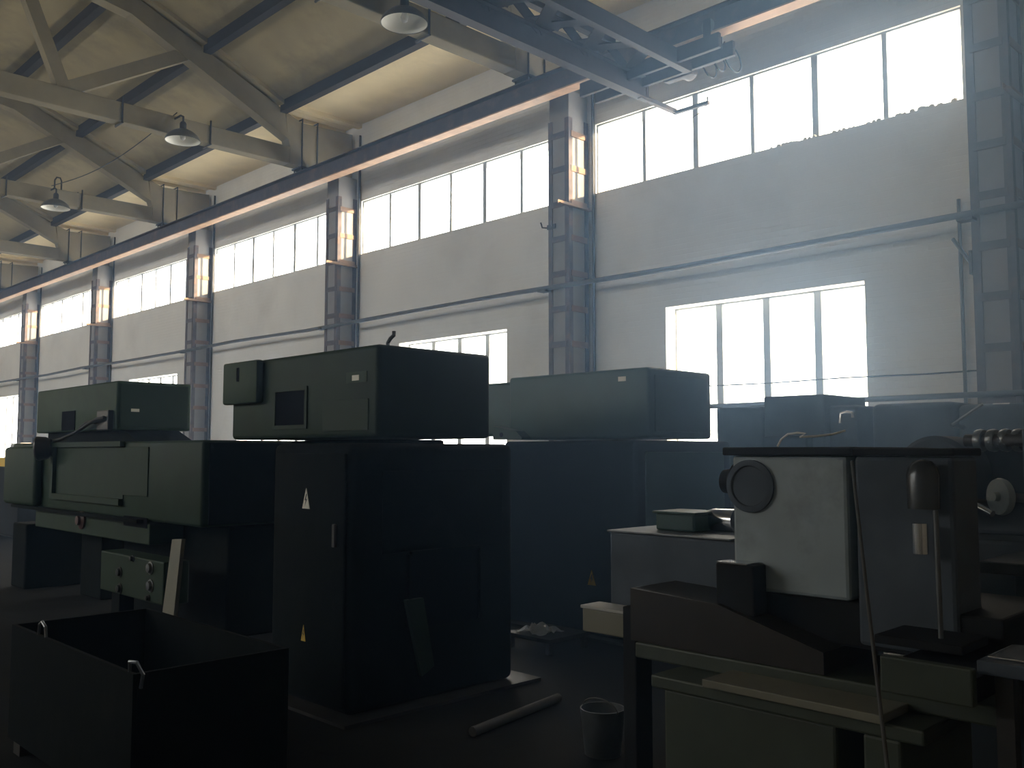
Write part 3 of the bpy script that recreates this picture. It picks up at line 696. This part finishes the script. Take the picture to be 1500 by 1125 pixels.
# cream electrics box with its post on the left
a, b = PY(853, 884, 3.35), PY(916, 942, 3.35)
eb = thing('electrics_box', 'pale cream box on a dark post, left of the grinding machine base', 'electrics box', ((a.x + b.x) / 2, 3.45, 0))
box('box_body', (a.x, 3.35, b.z + .02), (b.x, 3.475, a.z - .02), 'cream_paint', eb, .006)
box('box_lid', (a.x - .006, 3.342, a.z - .0195), (b.x + .006, 3.482, a.z - .005), 'paper_grey', eb, .003)
box('post', (b.x + .001, 3.33, .0), (b.x + .075, 3.45, a.z + .02), 'shadow_grey_paint', eb, .006)
box('foot', (b.x - .12, 3.28, .0), (b.x - .001, 3.52, .03), 'shadow_grey_paint', eb, .004)
p, q = PY(928, 886, 3.30), PY(935, 900, 3.32)
MB().tube([(b.x + .04, 3.4, a.z + .015), p + Vector((0, .05, .02)), q], .007).build('wire', 'black_rubber', eb)
# white cable over the wheel head and the hanging cable in front
zc = PY(1150, 655, YH).z
pts = [PY(1139, 654, YH + .2), PY(1144, 644, YH + .2), PY(1154, 636, YH + .2), PY(1168, 634, YH + .2), PY(1180, 635, YH + .2), PY(1172, 640, YH + .2), PY(1195, 639, YH + .25), PY(1220, 636, YH + .3), PY(1238, 631, YH + .35)]
pipe('loose_cable', pts, .0045, 'white_cable', 'thin white cable curling over the top of the grinding machine head', 'cable')
p, q = PY(1248, 676, YH - .035), PY(1300, 1125, 2.6)
pipe('hanging_cable', [p, p.lerp(q, .3) + Vector((0, 0, -.01)), p.lerp(q, .65) + Vector((0, 0, -.01)), q, Vector((q.x + .02, q.y - .02, .01))], .006, 'pipe_grey', 'thin grey cable hanging slanted down the front of the grinding machine', 'cable')

# ------------------------------------------------------------------ second machine behind it at the right edge
m5 = thing('grinding_machine', 'dark machine with rounded wheel guard and steel tables at the right edge', 'machine', (-1.2, 4.9, 0))
Y5 = 4.55
a, b = PY(1290, 650, Y5), PY(1560, 900, Y5)
MB().box((a.x, Y5, .02), (b.x, Y5 + .9, 1.20), .02).build('base', 'blue_grey_paint', m5)
p = PY(1362, 690, Y5)
MB().lathe((p.x, Y5 + .05, p.z - .02), (0, 1, 0), [(0, 0), (0, .17), (.02, .19), (.25, .19), (.27, .17), (.27, 0)], 40).build('wheel_guard', 'blue_grey_paint', m5, smooth=True)
box('column', (p.x - .1, Y5 + .28, 1.201), (p.x + .55, Y5 + .8, 1.66), 'blue_grey_paint', m5, .02)
p = PY(1418, 645, Y5)
for k in range(4):
    MB().lathe((p.x + k * .055, Y5 + .12, p.z), (1, -.15, 0), [(0, 0), (0, .05), (.02, .055), (.035, .05), (.035, 0)], 20).build('pulley_ring', 'worn_steel', m5, smooth=True)
MB().cyl((p.x - .05, Y5 + .12, p.z), (p.x + .35, Y5 + .06, p.z), .03, 16).build('shaft', 'dark_steel', m5, smooth=True)
box('shaft_stand', (p.x + .22, Y5 + .03, 1.201), (p.x + .34, Y5 + .20, p.z + .05), 'blue_grey_paint', m5, .01)
p = PY(1466, 728, Y5 - .3)
MB().lathe((p.x, Y5 - .26, p.z), (-.6, -.8, 0), [(0, 0), (0, .075), (.015, .08), (.03, .075), (.03, .02), (.05, .018), (.05, 0)], 36).build('hand_wheel', 'grey_paint', m5, smooth=True)
a, b = PY(1420, 735, Y5 - .3), PY(1460, 752, Y5 - .3)
MB().cyl(a, b + Vector((0, -.05, 0)), .014, 16).build('hand_lever', 'polished_steel', m5, smooth=True)
MB().cyl((p.x, Y5 - .26, p.z), (p.x + .05, Y5 + .02, p.z - .02), .02, 16).build('wheel_shaft', 'dark_steel', m5, smooth=True)
MB().cyl(a, a + Vector((-.02, .32, -.02)), .016, 16).build('lever_pivot', 'dark_steel', m5, smooth=True)
zt = PY(1470, 822, Y5 - .45).z
box('steel_table', (PY(1440, 825, Y5 - .45).x, Y5 - .5, zt - .05), (b.x + .9, Y5 - .001, zt), 'worn_steel', m5, .006)
box('table_knee', (PY(1440, 825, Y5 - .45).x + .1, Y5 - .40, .02), (b.x + .8, Y5 - .002, zt - .051), 'blue_grey_paint', m5, .01)
box('foot_plate', (PY(1290, 650, Y5).x - .05, Y5 - .5, 0), (b.x + 1.0, Y5 + .95, .019), 'dark_steel', m5)

# work table with a polished plate in front of it
zt = PY(1440, 945, 3.2).z
wt = thing('work_table', 'low dark work table with a shiny steel plate at the right edge', 'table', (-.6, 3.2, 0))
xa = PY(1428, 960, 2.95).x
box('tabletop', (xa, 2.96, zt - .04), (.25, 3.28, zt), 'blue_grey_paint', wt, .004)
box('steel_plate', (xa + .02, 3.0, zt + .001), (xa + .22, 3.24, zt + .009), 'polished_steel', wt, .002)
for x in (xa + .04, .18):
    for y in (2.99, 3.23): box('leg', (x, y, 0), (x + .05, y + .05, zt - .041), 'dark_steel', wt)

# ------------------------------------------------------------------ back row under the right lower window
Y6 = 8.3
m6 = thing('milling_machine', 'grey stepped milling machine silhouetted under the rightmost lower window', 'machine', (-4.9, 8.6, 0))
def span(name, x0, x1, ytop, mat, y=Y6, d=.7, zb=.02, bev=.02, par=None):
    a, b = PY(x0, ytop, y), PY(x1, ytop, y)
    return box(name, (a.x, y, zb), (b.x - .004, y + d, (a.z + b.z) / 2), mat, par, bev)
span('gear_case', 1049, 1118, 596, 'blue_grey_paint', par=m6)
span('column', 1118, 1208, 579, 'blue_grey_paint', y=Y6 - .1, d=.9, par=m6)
span('arm_end', 1208, 1256, 594, 'blue_grey_paint', par=m6)
a, b = PY(1118, 579, Y6 - .1), PY(1208, 579, Y6 - .1)
MB().box((a.x + .06, Y6 - .25, 1.3), (b.x - .12, Y6 - .101, 1.75), .03).build('cutter_head', 'shadow_grey_paint', m6)
MB().cyl((a.x + .3, Y6 - .18, 1.1), (a.x + .3, Y6 - .18, 1.299), .06, 20).build('arbor', 'worn_steel', m6, smooth=True)
box('knee', (a.x + .05, Y6 - .6, .02), (b.x, Y6 - .101, .95), 'shadow_grey_paint', m6, .02)
box('machine_table', (a.x + .02, Y6 - .65, .951), (b.x + .1, Y6 - .15, 1.03), 'worn_steel', m6, .006)
a, b = PY(1231, 604, 8.0), PY(1250, 612, 8.0)
pipe('bent_tube', [PY(1231, 620, 8.0), PY(1232, 606, 8.0), PY(1240, 604, 8.0), PY(1248, 605, 8.0), PY(1249, 612, 8.0)], .016, 'polished_steel', 'small shiny bent tube on the grey machines under the right window', 'tube')
m8 = thing('lathe', 'low grey lathe with a rounded cover along the wall at the right', 'lathe', (-3.6, 8.7, 0))
a, b = PY(1275, 592, 8.4), PY(1500, 588, 8.4)
MB().box((a.x, 8.4, 1.15), (a.x + .75, 9.0, (a.z + .0)), .06, 4).build('headstock', 'blue_grey_paint', m8, smooth=True)
MB().box((a.x + .751, 8.45, 1.15), (b.x + .4, 8.95, a.z - .03), .05, 4).build('cover', 'blue_grey_paint', m8, smooth=True)
box('bed', (a.x, 8.38, .55), (b.x + .5, 9.0, 1.149), 'shadow_grey_paint', m8, .02)
for x in (a.x, b.x - .1): box('pedestal', (x, 8.42, 0), (x + .55, 8.96, .549), 'shadow_grey_paint', m8, .02)
p, q = PY(1395, 622, 8.2), PY(1440, 592, 8.2)
MB().cyl(p, q, .012, 10).build('control_lever', 'worn_steel', m8)
MB().cyl(p, p + Vector((0, .26, -.02)), .02, 12).build('lever_pivot', 'dark_steel', m8)
a, b = PY(1450, 590, 8.35), PY(1475, 592, 8.35)
box('cover_edge', (a.x, 8.42, a.z - .012), (b.x, 8.449, a.z - .002), 'polished_steel', m8)

# ------------------------------------------------------------------ foreground clutter in the dark
bn = thing('chip_bin', 'dark open steel chip bin in the lower left corner', 'bin', (-3.0, 2.2, 0))
zt = .66; p = PZ(195, 988, zt); q = PZ(-30, 893, zt)
x1_, y0_ = p.x, p.y; x0_ = x1_ - 1.6; y1_ = y0_ + .75
MB().box((x0_, y0_, .06), (x1_, y0_ + .02, zt)).build('side_plate', 'shaded_green_paint', bn)
MB().box((x0_, y1_ - .02, .06), (x1_, y1_, zt)).build('side_plate', 'shaded_green_paint', bn)
MB().box((x0_, y0_ + .021, .06), (x0_ + .02, y1_ - .021, zt)).build('end_plate', 'shaded_green_paint', bn)
MB().box((x1_ - .02, y0_ + .021, .06), (x1_, y1_ - .021, zt)).build('end_plate', 'shaded_green_paint', bn)
box('bottom_plate', (x0_ + .021, y0_ + .021, .06), (x1_ - .021, y1_ - .021, .08), 'shaded_green_paint', bn)
for x in (x0_ + .1, x1_ - .2): box('skid', (x, y0_, 0), (x + .1, y1_, .059), 'dark_steel', bn)
MB().tube([(x1_ - .06, y0_ + .01, zt), (x1_ - .05, y0_ + .005, zt + .045), (x1_ + .01, y0_ + .01, zt + .05), (x1_ + .03, y0_ + .03, zt), (x1_ + .01, y0_ + .03, zt - .06)], .008).build('handle', 'worn_steel', bn)
hx = PY(58, 940, y0_).x
MB().tube([(hx - .05, y0_ + .01, zt), (hx - .04, y0_ + .01, zt + .05), (hx, y0_ + .01, zt + .07), (hx + .05, y0_ + .01, zt + .05), (hx + .06, y0_ + .01, zt)], .008).build('handle', 'worn_steel', bn)
p, q = PZ(692, 1072, .03), PZ(818, 1022, .03)
pipe('floor_bar', [p, q], .028, 'pipe_grey', 'steel bar lying on the dark floor in front of the machines', 'steel bar')
def bucket(name, x, y, r, h, label):
    t = thing(name, label, 'bucket', (x, y, 0))
    MB().lathe((x, y, 0), (0, 0, 1), [(0, 0), (0, r * .8), (h, r), (h, r - .006), (.008, r * .78), (.008, 0)], 28).build('pail', 'worn_steel', t, smooth=True)
    MB().tube([(x + r * math.cos(k * math.pi / 12), y - .02, h - .01 + .5 * r * math.sin(k * math.pi / 12)) for k in range(13)], .004).build('bail_handle', 'dark_steel', t)
p = PZ(883, 1090, .05); bucket('bucket', p.x, p.y, .12, .24, 'small metal bucket on the floor left of the grinding machine base')
# crumpled pale sheet on a low stand between the machines
p = PY(775, 918, 5.4)
st = thing('low_stand', 'low dark stand between the two big green machines', 'stand', (p.x, 5.6, 0))
zt = PY(775, 932, 5.4).z
box('stand_top', (p.x - .28, 5.4, zt - .03), (p.x + .22, 5.9, zt), 'dark_steel', st, .004)
for x in (p.x - .26, p.x + .16):
    for y in (5.42, 5.84): box('leg', (x, y, 0), (x + .04, y + .04, zt - .031), 'dark_steel', st)
bmx = bmesh.new(); random.seed(5)
bmesh.ops.create_grid(bmx, x_segments=9, y_segments=9, size=.14)
for v in bmx.verts: v.co += Vector((p.x - .05, 5.58, zt + .012 + random.random() * .085 * max(0, 1 - (v.co.x ** 2 + v.co.y ** 2) / .03)))
sh = MB(); sh.bm.free(); sh.bm = bmx
r_ = bmesh.ops.solidify(bmx, geom=list(bmx.faces), thickness=.004)
tag(sh.build('crumpled_sheet', 'pale_sheet'), 'crumpled shiny pale sheet lying between the two big green machines', 'sheet')

# ------------------------------------------------------------------ dusty air, with lens glare built in as extra haze
def haze_mat():
    m = bpy.data.materials.new('dust_and_glare'); m.use_nodes = True; nt = m.node_tree
    for n in list(nt.nodes): nt.nodes.remove(n)
    out = nt.nodes.new('ShaderNodeOutputMaterial'); v = nt.nodes.new('ShaderNodeVolumeScatter')
    v.inputs['Color'].default_value = (.40, .64, 1.0, 1); v.inputs['Anisotropy'].default_value = .6
    ge = nt.nodes.new('ShaderNodeNewGeometry'); sp = nt.nodes.new('ShaderNodeSeparateXYZ'); nt.links.new(ge.outputs['Position'], sp.inputs[0])
    def ramp(sock, a, b, c, d):
        r = nt.nodes.new('ShaderNodeMapRange'); r.interpolation_type = 'SMOOTHSTEP'
        r.inputs['From Min'].default_value = a; r.inputs['From Max'].default_value = b
        r.inputs['To Min'].default_value = c; r.inputs['To Max'].default_value = d
        nt.links.new(sock, r.inputs['Value']); return r.outputs[0]
    mu = nt.nodes.new('ShaderNodeMath'); mu.operation = 'MULTIPLY'
    nt.links.new(ramp(sp.outputs[0], -7.0, -1.5, 0, 1), mu.inputs[0]); nt.links.new(ramp(sp.outputs[1], 1.2, 7.0, 0, HAZE_BAY), mu.inputs[1])  # extra scatter by the nearest windows, standing in for lens glare
    ad = nt.nodes.new('ShaderNodeMath'); ad.operation = 'ADD'; ad.inputs[1].default_value = HAZE
    nt.links.new(mu.outputs[0], ad.inputs[0]); nt.links.new(ad.outputs[0], v.inputs['Density'])
    nt.links.new(v.outputs[0], out.inputs['Volume']); M['dust_and_glare'] = m
haze_mat()
hz = box('haze', (XW + .02, YS + .02, .02), (XE - .02, WALL - .005, 11.5), 'dust_and_glare')
hz['kind'] = 'structure'
